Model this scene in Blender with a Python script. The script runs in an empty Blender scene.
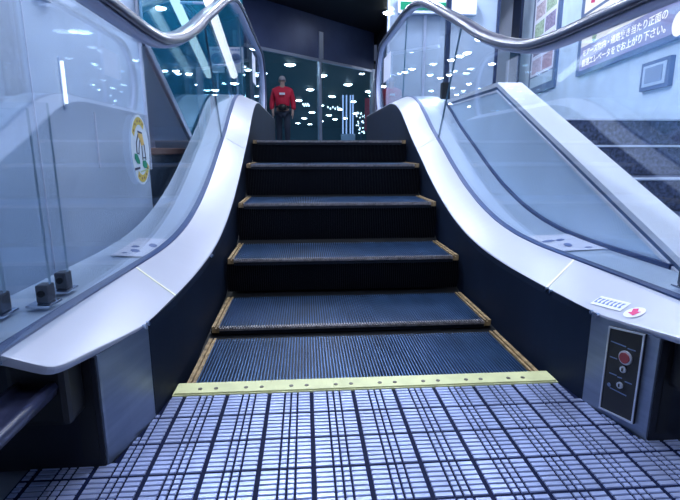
import bpy, bmesh, math, random
from mathutils import Vector, Matrix
random.seed(4)
sc = bpy.context.scene
COL = sc.collection
PI = math.pi

# ------------------------------------------------------------------ materials
def new_mat(name):
    m = bpy.data.materials.new(name); m.use_nodes = True
    nt = m.node_tree; nt.nodes.clear()
    out = nt.nodes.new('ShaderNodeOutputMaterial')
    return m, nt, out

def pbr(name, col, rough=.5, metal=0.0, noise=0.0, nscale=8.0, coat=0.0, bump=0.0, bscale=60, stretch=None, spec=.5):
    m, nt, out = new_mat(name)
    p = nt.nodes.new('ShaderNodeBsdfPrincipled')
    p.inputs['Base Color'].default_value = (*col, 1)
    p.inputs['Roughness'].default_value = rough
    p.inputs['Metallic'].default_value = metal
    p.inputs['Specular IOR Level'].default_value = spec
    if coat: p.inputs['Coat Weight'].default_value = coat; p.inputs['Coat Roughness'].default_value = .08
    nt.links.new(p.outputs[0], out.inputs[0])
    if noise or bump:
        tc = nt.nodes.new('ShaderNodeTexCoord'); mp = nt.nodes.new('ShaderNodeMapping')
        nt.links.new(tc.outputs['Object'], mp.inputs[0])
        if stretch: mp.inputs['Scale'].default_value = stretch
    if noise:
        n = nt.nodes.new('ShaderNodeTexNoise'); n.inputs['Scale'].default_value = nscale; n.inputs['Detail'].default_value = 5
        nt.links.new(mp.outputs[0], n.inputs['Vector'])
        r = nt.nodes.new('ShaderNodeMapRange')
        r.inputs['From Min'].default_value = .3; r.inputs['From Max'].default_value = .7
        r.inputs['To Min'].default_value = 1 - noise; r.inputs['To Max'].default_value = 1 + noise
        nt.links.new(n.outputs['Fac'], r.inputs['Value'])
        mx = nt.nodes.new('ShaderNodeVectorMath'); mx.operation = 'SCALE'
        mx.inputs[0].default_value = col
        nt.links.new(r.outputs[0], mx.inputs['Scale'])
        nt.links.new(mx.outputs[0], p.inputs['Base Color'])
    if bump:
        n2 = nt.nodes.new('ShaderNodeTexNoise'); n2.inputs['Scale'].default_value = bscale; n2.inputs['Detail'].default_value = 4
        nt.links.new(mp.outputs[0], n2.inputs['Vector'])
        b = nt.nodes.new('ShaderNodeBump'); b.inputs['Strength'].default_value = bump; b.inputs['Distance'].default_value = .01
        nt.links.new(n2.outputs['Fac'], b.inputs['Height']); nt.links.new(b.outputs[0], p.inputs['Normal'])
    return m

def emit(name, col, s):
    m, nt, out = new_mat(name)
    e = nt.nodes.new('ShaderNodeEmission'); e.inputs[0].default_value = (*col, 1); e.inputs[1].default_value = s
    nt.links.new(e.outputs[0], out.inputs[0]); return m

def glass(name, tint, refl=1.6, milk=0.0, milkcol=(.6, .75, .9), rough=0.0, base=.05):
    """clear sheet: tinted see-through plus a mirror share that grows towards grazing angles"""
    m, nt, out = new_mat(name)
    N = nt.nodes.new; L = nt.links.new
    g = N('ShaderNodeNewGeometry'); d = N('ShaderNodeVectorMath'); d.operation = 'DOT_PRODUCT'
    L(g.outputs['Normal'], d.inputs[0]); L(g.outputs['Incoming'], d.inputs[1])
    ab = N('ShaderNodeMath'); ab.operation = 'ABSOLUTE'; L(d.outputs['Value'], ab.inputs[0])
    inv = N('ShaderNodeMath'); inv.operation = 'SUBTRACT'; inv.inputs[0].default_value = 1; L(ab.outputs[0], inv.inputs[1])
    pw = N('ShaderNodeMath'); pw.operation = 'POWER'; L(inv.outputs[0], pw.inputs[0]); pw.inputs[1].default_value = 5
    ma = N('ShaderNodeMath'); ma.operation = 'MULTIPLY_ADD'; L(pw.outputs[0], ma.inputs[0])
    ma.inputs[1].default_value = .45 * refl; ma.inputs[2].default_value = base * refl; ma.use_clamp = True
    tr = N('ShaderNodeBsdfTransparent'); tr.inputs[0].default_value = (*tint, 1)
    gl = N('ShaderNodeBsdfGlossy'); gl.inputs[0].default_value = (.85, .93, 1, 1); gl.inputs['Roughness'].default_value = rough
    mix = N('ShaderNodeMixShader'); L(ma.outputs[0], mix.inputs[0])
    src = tr
    if milk:
        df = N('ShaderNodeBsdfDiffuse'); df.inputs[0].default_value = (*milkcol, 1)
        m2 = N('ShaderNodeMixShader'); m2.inputs[0].default_value = milk
        L(tr.outputs[0], m2.inputs[1]); L(df.outputs[0], m2.inputs[2]); src = m2
    L(src.outputs[0], mix.inputs[1]); L(gl.outputs[0], mix.inputs[2]); L(mix.outputs[0], out.inputs[0])
    return m

def mirror(name, col, fac, rough=.02, gcol=(.6, .85, .95)):
    m, nt, out = new_mat(name)
    N = nt.nodes.new; L = nt.links.new
    df = N('ShaderNodeBsdfDiffuse'); df.inputs[0].default_value = (*col, 1)
    gl = N('ShaderNodeBsdfGlossy'); gl.inputs[0].default_value = (*gcol, 1); gl.inputs['Roughness'].default_value = rough
    mix = N('ShaderNodeMixShader'); mix.inputs[0].default_value = fac
    L(df.outputs[0], mix.inputs[1]); L(gl.outputs[0], mix.inputs[2]); L(mix.outputs[0], out.inputs[0]); return m

M = {}
M['deck'] = pbr('deck satin white', (.44, .46, .55), .3, .15, noise=.03, nscale=3)
M['outer'] = pbr('outer deck grey', (.52, .62, .76), .3, .2, noise=.05, nscale=3)
M['gasket'] = pbr('gasket', (.03, .06, .17), .35)
M['skirt'] = pbr('skirt dark steel', (.006, .012, .028), .6, .0, noise=.25, nscale=3, spec=.12)
M['steel'] = pbr('brushed steel', (.19, .235, .33), .36, .6, noise=.12, nscale=5, stretch=(1, 1, 12))
M['darksteel'] = pbr('dark newel steel', (.018, .021, .03), .4, .4, noise=.15)
M['clamp'] = pbr('clamp steel', (.13, .14, .17), .35, .5)
M['chrome'] = pbr('chrome', (.7, .74, .85), .15, 1)
M['rubber'] = pbr('handrail rubber', (.028, .033, .075), .36, 0, coat=.25, spec=.6)
M['guide'] = pbr('handrail guide', (.40, .43, .60), .45, .2)
M['black'] = pbr('black plastic', (.004, .005, .007), .45)
M['step'] = pbr('step tread metal', (.05, .115, .25), .33, .6, noise=.3, nscale=14, stretch=(1, .35, 1))
M['groove'] = pbr('step groove', (.008, .012, .022), .5, .2)
M['riser'] = pbr('step riser', (.003, .004, .008), .5, .0, spec=.2)
M['demarc'] = pbr('worn yellow demarcation', (.29, .20, .10), .5, .0, noise=.6, nscale=40)
M['nose'] = pbr('worn nosing', (.27, .25, .26), .4, .4, noise=.4, nscale=50)
M['comb'] = pbr('comb yellow', (.62, .63, .33), .5, 0, noise=.08, nscale=20)
M['screw'] = pbr('screw', (.13, .12, .1), .4, .6)
M['platebar'] = pbr('plate bar aluminium', (.38, .44, .68), .36, .55, noise=.2, nscale=7)
M['platebase'] = pbr('plate groove', (.004, .008, .034), .6, .0, spec=.08)
M['wall_l'] = pbr('left wall panel', (.56, .67, .84), .5, .0, noise=.05, nscale=2.2, bump=.02, bscale=4)
M['wall_r'] = pbr('right wall stone', (.60, .72, .86), .5, .0, noise=.08, nscale=5)
M['parapet'] = pbr('parapet panel', (.62, .78, .96), .45, 0.0, noise=.09, nscale=3, bump=.03, bscale=8)
M['cap'] = pbr('parapet cap', (.80, .83, .92), .35, .0, noise=.03)
M['white'] = pbr('white panel', (.74, .79, .93), .5)
M['reveal'] = pbr('shadow gap blue', (.10, .17, .32), .4)
M['granite'] = pbr('granite', (.075, .095, .17), .45, 0, noise=.75, nscale=55)
M['nosing'] = pbr('white nosing', (.72, .8, .93), .4)
M['ceiling'] = pbr('dark ceiling', (.006, .007, .013), .6)
M['floor_lo'] = pbr('lower floor', (.20, .22, .26), .45, noise=.15)
M['floor_up'] = pbr('upper floor', (.16, .22, .3), .22, noise=.1)
M['teal'] = pbr('dark teal back wall', (.03, .10, .16), .5)
M['transom'] = pbr('transom panel', (.085, .12, .26), .4, .2, noise=.12, nscale=2)
M['alu'] = pbr('aluminium profile', (.55, .63, .82), .3, .6)
M['post'] = pbr('dark post', (.03, .05, .12), .35, .4)
M['recess'] = pbr('grey recess wall', (.60, .70, .90), .5)
M['recess_lo'] = pbr('recess dark block', (.035, .06, .10), .4)
M['brown'] = pbr('brown ledge', (.22, .12, .10), .5)
M['frame'] = pbr('sign frame', (.13, .19, .34), .4, .3)
M['paper'] = pbr('paper white', (.78, .8, .92), .6)
M['ink'] = pbr('ink blue', (.16, .22, .46), .6)
M['ink_d'] = pbr('ink dark', (.03, .04, .09), .6)
M['redink'] = pbr('magenta ink', (.60, .03, .16), .5)
M['seam'] = pbr('deck joint', (.80, .80, .60), .5)
M['glass'] = glass('balustrade glass', (.955, .975, .99), 1.0, base=.115)
M['fin'] = glass('fin glass', (.95, .97, .985), .8, base=.04)
M['edge'] = pbr('glass edge', (.10, .22, .32), .3)
M['fin_edge'] = pbr('fin glass edge', (.30, .44, .60), .3)
M['shopglass'] = glass('shopfront glass', (.80, .92, .96), 1.0, milk=.12, milkcol=(.10, .36, .52))  # teal milk share puts the pane's reflection haze into its colour
M['frost'] = glass('milky glass', (.75, .88, .95), 1.0, milk=.6, milkcol=(.62, .73, .9))
M['mirror'] = mirror('teal mirror glass', (.02, .22, .38), .5)
M['lamp'] = emit('lamp disc', (.86, .93, 1), 40)
M['tube'] = emit('glow strip', (.82, .91, 1), 2.3)  # glow of the two added streaks on the left
M['litwhite'] = emit('lit sign white', (.90, .93, 1), 1.1)
M['litlav'] = emit('lit sign lavender', (.33, .37, .74), 1.1)
M['littext'] = emit('lit sign text', (.92, .94, 1), 1.5)
M['green'] = emit('green sign', (.05, .62, .42), .8)
M['bulb'] = emit('bulb', (.7, .85, 1), 5)
M['pole_lit'] = emit('lit column', (.42, .55, 1), 1.5)
M['red'] = pbr('red cloth', (.50, .006, .04), .7)
M['banner'] = pbr('red banner', (.45, .02, .06), .6)
M['navy'] = pbr('dark trousers', (.018, .028, .055), .8)
M['skin'] = pbr('skin', (.40, .26, .22), .6)
M['hair'] = pbr('grey hair', (.28, .27, .30), .7)
M['box_glass'] = pbr('blue box pane', (.24, .31, .45), .3)
M['yellow'] = pbr('sticker yellow', (.62, .50, .10), .5)
M['shoegreen'] = pbr('sticker green', (.01, .27, .16), .5)
M['orange'] = pbr('sticker shorts', (.72, .50, .16), .5)
M['stick'] = pbr('sticker white', (.68, .78, .88), .5)
M['greenpale'] = pbr('pale green print', (.45, .58, .36), .5)
M['button'] = pbr('red button', (.22, .02, .03), .35, coat=.4)
M['keyring'] = pbr('key ring steel', (.5, .54, .62), .3, .5)
for i, c in enumerate([(.45, .30, .36), (.30, .38, .52), (.50, .42, .48), (.38, .50, .36), (.28, .24, .36), (.55, .45, .55)]):
    M['food%d' % i] = pbr('menu picture %d' % i, c, .6, noise=.5, nscale=40)

# ------------------------------------------------------------------ helpers
def link(name, me, mat, parent=None, smooth=False):
    if mat is not None:
        for mm in (mat if isinstance(mat, (list, tuple)) else [mat]): me.materials.append(M[mm])
    if smooth:
        for p in me.polygons: p.use_smooth = True
    o = bpy.data.objects.new(name, me); COL.objects.link(o)
    if parent is not None:
        o.parent = parent
        o.matrix_parent_inverse = Matrix.Translation(parent.location).inverted() if parent.rotation_euler.z == 0 else parent.matrix_basis.inverted()
    return o

def mesh(name, verts, faces, mat, parent=None, smooth=False, mats=None):
    me = bpy.data.meshes.new(name); me.from_pydata([tuple(v) for v in verts], [], faces)
    bm = bmesh.new(); bm.from_mesh(me); bmesh.ops.recalc_face_normals(bm, faces=bm.faces); bm.to_mesh(me); bm.free()
    o = link(name, me, mat, parent, smooth)
    if mats:
        for p, k in zip(me.polygons, mats): p.material_index = k
    return o

def frombm(name, bm, mat, parent=None, smooth=False):
    bmesh.ops.recalc_face_normals(bm, faces=bm.faces)
    me = bpy.data.meshes.new(name); bm.to_mesh(me); bm.free()
    return link(name, me, mat, parent, smooth)

def bx(bm, x0, x1, y0, y1, z0, z1, mi=0):
    v = [bm.verts.new(p) for p in ((x0,y0,z0),(x1,y0,z0),(x1,y1,z0),(x0,y1,z0),(x0,y0,z1),(x1,y0,z1),(x1,y1,z1),(x0,y1,z1))]
    for f in ((0,3,2,1),(4,5,6,7),(0,1,5,4),(1,2,6,5),(2,3,7,6),(3,0,4,7)):
        fc = bm.faces.new([v[i] for i in f]); fc.material_index = mi

def box(name, x0, x1, y0, y1, z0, z1, mat, parent=None, bevel=0.0):
    bm = bmesh.new(); bx(bm, min(x0,x1), max(x0,x1), min(y0,y1), max(y0,y1), min(z0,z1), max(z0,z1))
    if bevel: bmesh.ops.bevel(bm, geom=bm.edges[:], offset=bevel, segments=2, affect='EDGES', profile=.6)
    return frombm(name, bm, mat, parent)

def cyl(bm, a, b, r, n=16, r2=None):
    a, b = Vector(a), Vector(b); d = (b - a); q = d.to_track_quat('Z', 'Y').to_matrix()
    r2 = r if r2 is None else r2
    A = [bm.verts.new(a + q @ Vector((r*math.cos(2*PI*i/n), r*math.sin(2*PI*i/n), 0))) for i in range(n)]
    B = [bm.verts.new(b + q @ Vector((r2*math.cos(2*PI*i/n), r2*math.sin(2*PI*i/n), 0))) for i in range(n)]
    for i in range(n): bm.faces.new((A[i], A[(i+1) % n], B[(i+1) % n], B[i]))
    bm.faces.new(A[::-1]); bm.faces.new(B)

def rod(name, a, b, r, mat, parent=None, n=16, r2=None):
    bm = bmesh.new(); cyl(bm, a, b, r, n, r2); return frombm(name, bm, mat, parent)

def prism(name, poly, o, ux, uy, un, th, mat, parent=None):
    """2-D polygon in plane (ux,uy) at origin o, extruded th along un"""
    o, ux, uy, un = Vector(o), Vector(ux), Vector(uy), Vector(un)
    A = [o + ux*p[0] + uy*p[1] for p in poly]; B = [v + un*th for v in A]; n = len(poly)
    F = [tuple(range(n))[::-1], tuple(range(n, 2*n))] + [(i, (i+1) % n, n+(i+1) % n, n+i) for i in range(n)]
    return mesh(name, A + B, F, mat, parent)

def arcs(cx, cy, r0, r1, a0, a1, n=20):
    P = [(cx + r1*math.cos(a0+(a1-a0)*i/n), cy + r1*math.sin(a0+(a1-a0)*i/n)) for i in range(n+1)]
    Q = [(cx + r0*math.cos(a0+(a1-a0)*i/n), cy + r0*math.sin(a0+(a1-a0)*i/n)) for i in range(n+1)]
    return P + Q[::-1]

def disc(cx, cy, r, n=28, ry=None):
    ry = ry or r
    return [(cx + r*math.cos(2*PI*i/n), cy + ry*math.sin(2*PI*i/n)) for i in range(n)]

def empty(name, loc, label, cat, group=None):
    o = bpy.data.objects.new(name, None); o.empty_display_size = .1; COL.objects.link(o); o.location = loc
    return tag(o, label, cat, group)

def tag(o, label, cat, group=None):
    o['label'] = label; o['category'] = cat
    if group: o['group'] = group
    return o

def struct(o):
    o['kind'] = 'structure'; return o

def interp(pts):
    """smooth monotone curve through (y, v) points"""
    n = len(pts); d = [(pts[i+1][1]-pts[i][1])/(pts[i+1][0]-pts[i][0]) for i in range(n-1)]
    m = [d[0]] + [0 if d[i-1]*d[i] <= 0 else 2*d[i-1]*d[i]/(d[i-1]+d[i]) for i in range(1, n-1)] + [d[-1]]
    def f(y):
        if y <= pts[0][0]: return pts[0][1]
        if y >= pts[-1][0]: return pts[-1][1]
        for i in range(n-1):
            if y <= pts[i+1][0]: break
        h = pts[i+1][0]-pts[i][0]; t = (y-pts[i][0])/h
        return ((2*t**3-3*t*t+1)*pts[i][1] + (t**3-2*t*t+t)*h*m[i] + (-2*t**3+3*t*t)*pts[i+1][1] + (t**3-t*t)*h*m[i+1])
    return f

R = interp([(-1, 0), (.3, 0), (.5, .006), (.7, .026), (.9, .065), (1.15, .14), (1.4, .24), (1.65, .355), (1.92, .478), (2.15, .60), (2.35, .69), (2.55, .742), (2.8, .765), (6, .765)])
H = interp([(-1, 0), (.3, 0), (.5, .01), (.7, .05), (1.03, .155), (1.35, .29), (1.65, .41), (2.0, .55), (2.3, .65), (2.6, .71), (2.95, .73), (5, .73)])
ZT = .715
def frange(a, b, n): return [a + (b-a)*i/n for i in range(n+1)]

def sweep(name, ys, sect, mat, parent=None, smooth=False):
    """sect(y) -> closed list of (x,z)"""
    V, F = [], []
    n = len(sect(ys[0]))
    for y in ys:
        for x, z in sect(y): V.append((x, y, z))
    for i in range(len(ys)-1):
        for j in range(n):
            k = (j+1) % n
            F.append((i*n+j, i*n+k, (i+1)*n+k, (i+1)*n+j))
    F.append(tuple(range(n))[::-1]); F.append(tuple(range((len(ys)-1)*n, len(ys)*n)))
    return mesh(name, V, F, mat, parent, smooth)

def pathsweep(name, path, sect, x0, mat, parent=None, smooth=True):
    """path of (y,z); sect list of (dx, dn), dn along the outward normal of the path"""
    V, F = [], []; n = len(sect); m = len(path)
    for i, (y, z) in enumerate(path):
        a = path[max(i-1, 0)]; b = path[min(i+1, m-1)]
        t = Vector((b[0]-a[0], b[1]-a[1])).normalized(); nn = Vector((-t.y, t.x))
        for dx, dn in sect: V.append((x0+dx, y+nn.x*dn, z+nn.y*dn))
    for i in range(m-1):
        for j in range(n):
            k = (j+1) % n; F.append((i*n+j, i*n+k, (i+1)*n+k, (i+1)*n+j))
    F.append(tuple(range(n))[::-1]); F.append(tuple(range((m-1)*n, m*n)))
    o = mesh(name, V, F, mat, parent, smooth)
    return o

# ------------------------------------------------------------------ camera
cam_d = bpy.data.cameras.new('camera'); cam = bpy.data.objects.new('camera', cam_d); COL.objects.link(cam)
cam.location = (-.1695, -1.2233, .637)
cam.rotation_euler = (PI/2 - .2082, 0, -.0731)
cam_d.sensor_width = 36; cam_d.sensor_fit = 'HORIZONTAL'; cam_d.lens = 471.24/680*36
cam_d.clip_start = .02; cam_d.clip_end = 200
sc.camera = cam
bpy.context.view_layer.update()
CP = Vector(cam.location); CR = cam.rotation_euler.to_matrix()
def ray(u, v): return CR @ Vector(((u-340)/471.24, (250-v)/471.24, -1))
def at(u, v, ax, val):
    r = ray(u, v); return CP + r*((val-CP[ax])/r[ax])

# ------------------------------------------------------------------ balustrades
CY0 = -.75; CY1S = {-1: 4.5, 1: 3.93}            # newel loop centres
HZ = 1.0                         # handrail centre height on the level
XO = interp([(-1, .688), (-.4, .685), (-.15, .681), (.15, .671), (.5, .660), (.8, .659), (6, .659)])
def bal(s, side, label):
    root = empty('balustrade', (s*.66, 0, 0), label, 'escalator balustrade'); CY1 = CY1S[s]; DE = CY1+.3
    # inner deck: the satin white band that dips along the steps
    flare = interp([(-.447, .6825), (-.445, .665), (-.441, .635), (-.436, .618), (-.428, .609), (-.41, .601), (-.37, .591), (-.327, .581), (-.25, .562), (-.164, .545), (-.05, .535), (.1, .53), (5, .53)])
    ys = [-.447, -.446, -.445, -.443, -.441, -.438, -.436, -.432, -.428, -.42, -.41, -.39, -.37, -.35, -.327, -.29, -.25, -.2, -.164, -.1, -.05] + frange(0, DE, 85)
    def s_in(y):
        xi = flare(y); xo = XO(y); zo = .302+R(y); zi = zo - (xo-xi)/.125*.052; zi = min(zi, zo)
        xi = min(xi, xo-.003)
        return [(s*xi, zi-.007), (s*xi, zi-.002), (s*(xi+.002), zi), (s*xo, zo), (s*xo, zo-.02), (s*(xi+.005), zi-.016)]
    sweep('inner_deck', ys, s_in, 'deck', root)
    # seam strip across the deck
    def joint(ya, yb, w=.006):
        V = []
        for t in frange(0, 1, 4):
            y = ya+(yb-ya)*t; x = .533+(XO(y)-.536)*t
            z = .302-(XO(y)-x)/.125*.052+R(y)
            V += [(s*x, y-w/2, z+.0012), (s*x, y+w/2, z+.0012)]
        F = [(2*i, 2*i+1, 2*i+3, 2*i+2) for i in range(4)]
        o = mesh('deck_joint', V, F, 'seam', root); sol = o.modifiers.new('t', 'SOLIDIFY'); sol.thickness = .001
    joint(.06, .16, .010); joint(1.74, 1.78, .003)
    # gasket channel and outer deck
    yg = [-.95] + frange(-.9, DE-.03, 102)
    sweep('gasket', yg, lambda y: [(s*(XO(y)-.002), .285+R(y)), (s*(XO(y)-.002), .306+R(y)), (s*(XO(y)+.020), .308+R(y)), (s*(XO(y)+.018), .285+R(y))], 'gasket', root)
    sweep('outer_deck', yg, lambda y: [(s*(XO(y)+.018), .285+R(y)), (s*(XO(y)+.018), .304+R(y)), (s*(XO(y)+.04), .302+R(y)), (s*.852, .308+R(y)), (s*.852, .29+R(y))], 'outer', root)
    # skirt along the steps
    sk = interp([(-.15, .541), (-.06, .533), (.0, .529), (.12, .526), (6, .526)])
    sweep('skirt_panel', [-.15, -.12, -.09, -.06, -.03, 0, .03, .06, .09, .12] + frange(.15, DE-.03, 81), lambda y: [(s*sk(y), -.06+R(y)*.9), (s*sk(y), .225+R(y)), (s*(flare(y)-.001), .243+R(y)), (s*.56, .243+R(y)), (s*.56, -.06+R(y)*.9)], 'skirt', root)
    # newel cover: brushed steel side and dark front
    fl = interp([(-.330, .582), (-.322, .581), (-.31, .578), (-.25, .562), (-.15, .542)])
    sweep('newel_cover', [-.330, -.322, -.30, -.27, -.25, -.22, -.2, -.17, -.15], lambda y: [(s*fl(y), 0), (s*fl(y), .2425), (s*.66, .265), (s*.66, 0)], 'steel', root)
    bm = bmesh.new(); bx(bm, min(s*.586, s*.845), max(s*.586, s*.845), -.334, -.3305, .0, .24); frombm('newel_front', bm, 'darksteel', root)
    b = box('handrail_inlet', s*.61, s*.715, -.40, -.33, .135, .262, 'black', root, .012)
    bm = bmesh.new(); bx(bm, min(s*.625, s*.628), max(s*.595, s*.60), -.336, -.33, .02, .25); frombm('panel_joint', bm, 'black', root)
    rod('lock_screw', (s*.662, -.33, .115), (s*.662, -.342, .115), .012, 'black', root)
    sweep('outer_cladding', frange(-.329, DE-.03, 60), lambda y: [(s*.845, 0 if y < 2.4 else 0.4), (s*.845, .295+R(y)), (s*.85, .295+R(y)), (s*.85, 0 if y < 2.4 else .4)], 'parapet', root)
    # bolts on the deck lip
    for y in ([-.17, .53] if s < 0 else [.03, -.17]):
        x = flare(y)-.001; z = .236+R(y)+.004
        for dy in (0, .022): rod('bolt', (s*(x+.004), y+dy, z), (s*(x-.006), y+dy, z), .0055, 'chrome', root, 10)
    # glass panes
    def gb(y):
        if y < CY0: return .62-math.sqrt(max(.335**2-(y-CY0)**2, 0))
        if y > CY1-.05: return .36+ZT
        return .295+R(y)
    def gt(y):
        if y < CY0: return .62+math.sqrt(max(.335**2-(y-CY0)**2, 0))
        if y > CY1: return ZT+.70+math.sqrt(max(.27**2-(y-CY1)**2, 0))
        return HZ-.030+H(y)
    segs = [((-1.08, -1.08), (1.78, 1.42)), ((1.785, 1.425), (2.95, 2.85)), ((2.954, 2.854), (CY1+.26, CY1+.26))]
    for (b0, t0), (b1, t1) in segs:
        n = 70; V, F = [], []
        for i in range(n+1):
            k = i/n; yb = b0+(b1-b0)*k; yt = t0+(t1-t0)*k
            for x in (s*.670, s*.679): V += [(x, yb, gb(yb)), (x, yt, gt(yt))]
        for i in range(n):
            a, c = i*4, i*4+4
            F += [(a, a+1, c+1, c), (a+2, c+2, c+3, a+3), (a, c, c+2, a+2), (a+1, a+3, c+3, c+1)]
        F += [(0, 2, 3, 1), (n*4, n*4+1, n*4+3, n*4+2)]
        mesh('glass_pane', V, F, ['glass', 'edge'], root, mats=[0]*(len(F)-2)+[1, 1])
    # path of the handrail
    path = [(-.40, .205), (-.5, .205), (-.62, .205)]
    rr = (HZ-.205)/2
    for a in frange(-PI/2, -3*PI/2, 30): path.append((CY0+rr*math.cos(a), .205+rr+rr*math.sin(a)))
    path += [(y, HZ+H(y)) for y in frange(-.65, CY1, 92)]
    r2 = .385
    for a in frange(PI/2, -PI/2, 26)[1:]: path.append((CY1+r2*math.cos(a), HZ+.73-r2+r2*math.sin(a)))
    path += [(CY1-.1, HZ+.73-2*r2)]
    path = path[:1] + path[1:]
    gpath = [p for p in path[3:-1]]
    pathsweep('handrail_guide', gpath, [(-.02, -.016), (-.022, -.026), (-.012, -.034), (.012, -.034), (.022, -.026), (.02, -.016)], s*.664, 'guide', root)
    sec = [(-.04, -.012), (-.036, .004), (-.026, .013), (-.012, .017), (.012, .017), (.026, .013), (.036, .004), (.04, -.012), (.036, -.02), (.024, -.02), (.024, -.010), (-.024, -.010), (-.024, -.02), (-.036, -.02)]
    hr = pathsweep('handrail', path, sec, s*.664, 'rubber', None)
    tag(hr, 'dark rubber handrail looping over the %s glass balustrade' % side, 'handrail')
    return root

balL = bal(-1, 'left', 'left escalator balustrade, white deck and clear glass with footprint sticker')
balR = bal(1, 'right', 'right escalator balustrade, white deck and clear glass with control panel')

# --- left glass: round foot-safety sticker (kept as a pattern on the glass)
sx = -.668; _p = at(140.5, 150, 0, sx); st_y, st_z = _p.y, _p.z
def onL(poly, mat, name, parent, lift): return prism(name, poly, (sx+lift, st_y, st_z), (0, 1, 0), (0, 0, 1), (1, 0, 0), .0006, mat, parent)
RX, RY = .079, .104
def kp(P): return [((x-125)/60*RX, (245-y)/178*RY) for x, y in P]
stick = onL(disc(0, 0, RX, 40, RY), 'stick', 'foot_sticker', balL, 0)
stick['label'] = 'oval white sticker with walking legs and yellow lettering bands'
for a0_, a1_ in ((.95, PI-.55), (PI+.95, 2*PI-.55)):
    onL([(p[0], p[1]*RY/RX) for p in arcs(0, 0, RX*.72, RX*.93, a0_, a1_, 16)], 'yellow', 'lettering_band', stick, .0008)
    for q in range(5):
        aq = a0_+.15+(a1_-a0_-.3)*q/4; cx_, cy_ = RX*.825*math.cos(aq), RY*.825*math.sin(aq)
        onL([(cx_-.0045, cy_-.003), (cx_+.0045, cy_-.003), (cx_+.002, cy_+.004), (cx_-.004, cy_+.003)], 'brown', 'letter_mark', stick, .0014)
onL(kp([(112,148),(140,155),(140,163),(112,157)]), 'ink_d', 'belt', stick, .0014)
onL(kp([(114,158),(142,162),(150,215),(131,224),(122,190),(112,178)]), 'orange', 'shorts', stick, .001)
for P in ([(112,165),(116,167),(101,212),(101,256),(96,256),(96,210)], [(121,195),(125,195),(115,240),(113,268),(109,268),(111,240)], [(131,224),(135,224),(136,298),(132,298)], [(148,215),(152,215),(157,298),(153,298)], [(96,256),(113,262),(113,268),(96,262)], [(133,282),(156,282),(156,288),(133,288)]):
    onL(kp(P), 'ink_d', 'leg_outline', stick, .001)
onL(kp([(82,262),(98,266),(112,298),(112,316),(96,312),(80,286)]), 'shoegreen', 'shoe', stick, .0012)
onL(kp([(131,300),(152,300),(162,320),(157,340),(140,340),(130,326)]), 'shoegreen', 'shoe', stick, .0012)
onL(kp([(76,334),(110,330),(110,341),(76,346)]), 'ink_d', 'step_line', stick, .0012)
onL(kp([(112,352),(178,340),(178,347),(112,360)]), 'greenpale', 'step_line', stick, .0012)

# --- paper notices lying on the outer decks
def deck_sheet(s, ya, yb, xa, xb, parent, marks):
    V = []
    for y in frange(ya, yb, 6):
        V += [(s*xa, y, .3055+R(y)), (s*xb, y, .3115+R(y))]
    o = mesh('floor_notice', V, [(2*i, 2*i+1, 2*i+3, 2*i+2) for i in range(6)], 'paper', parent)
    sol = o.modifiers.new('t', 'SOLIDIFY'); sol.thickness = .001
    o['label'] = 'white sticker with pale blue foot marks on outer deck'
    for cx, cy, rx, ry, a in marks:
        P = [(s*(cx+rx*math.cos(t)*math.cos(a)-ry*math.sin(t)*math.sin(a)), cy+rx*math.cos(t)*math.sin(a)+ry*math.sin(t)*math.cos(a)) for t in frange(0, 2*PI, 14)[:-1]]
        mesh('foot_mark', [(x, y, .3075+(abs(x)-xa)*.034+R(y)) for x, y in P], [tuple(range(14))], 'ink', o)
deck_sheet(-1, .285, .545, .685, .79, balL, [(.705, .44, .03, .013, 1.1), (.738, .36, .028, .013, .9), (.765, .33, .014, .008, .3), (.76, .42, .02, .012, .5)])
deck_sheet(1, .27, .52, .69, .85, balR, [(.72, .42, .03, .013, .4), (.755, .35, .03, .014, 1.2), (.80, .30, .016, .01, .3), (.77, .43, .022, .012, .5)])

# --- right deck: lettered strip and red arrow label
def on_deck(x, y): return .302-(XO(y)-x)/.125*.052+R(y)
def deck_poly(P, mat, name, parent, lift=.0015):
    return mesh(name, [(x, y, on_deck(x, y)+lift) for x, y in P], [tuple(range(len(P)))], mat, parent)
a0, a1 = Vector((.557, -.115)), Vector((.578, -.200))
wv = Vector((.036, .012))
ls = deck_poly([a0, a1, a1+wv, a0+wv], 'paper', 'warning_strip', balR)
ls['label'] = 'white strip with small lavender lettering on right deck'
for k in range(7):
    c = a0+(a1-a0)*((k+.7)/7.6)+wv*.5; e = (a1-a0).normalized(); w2 = wv.normalized()
    deck_poly([c-e*.004-w2*.011, c+e*.003-w2*.011, c+e*.003-w2*.006, c-e*.001-w2*.002, c+e*.004+w2*.011, c-e*.004+w2*.009], 'ink', 'letter_mark', ls, .0025)
ac = Vector((.594, -.228))
al = deck_poly([ac+Vector((.023*math.cos(t), .02*math.sin(t))) for t in frange(0, 2*PI, 20)[:-1]], 'paper', 'arrow_label', balR)
al['label'] = 'small white round label with magenta arrow'
AR = [(-.016, 0), (0, .014), (0, .006), (.014, .006), (.014, -.006), (0, -.006), (0, -.014)]
aa = .75
deck_poly([ac+Vector((p[0]*math.cos(aa)-p[1]*math.sin(aa), p[0]*math.sin(aa)+p[1]*math.cos(aa))) for p in AR], 'redink', 'arrow', al, .0028)

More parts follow.
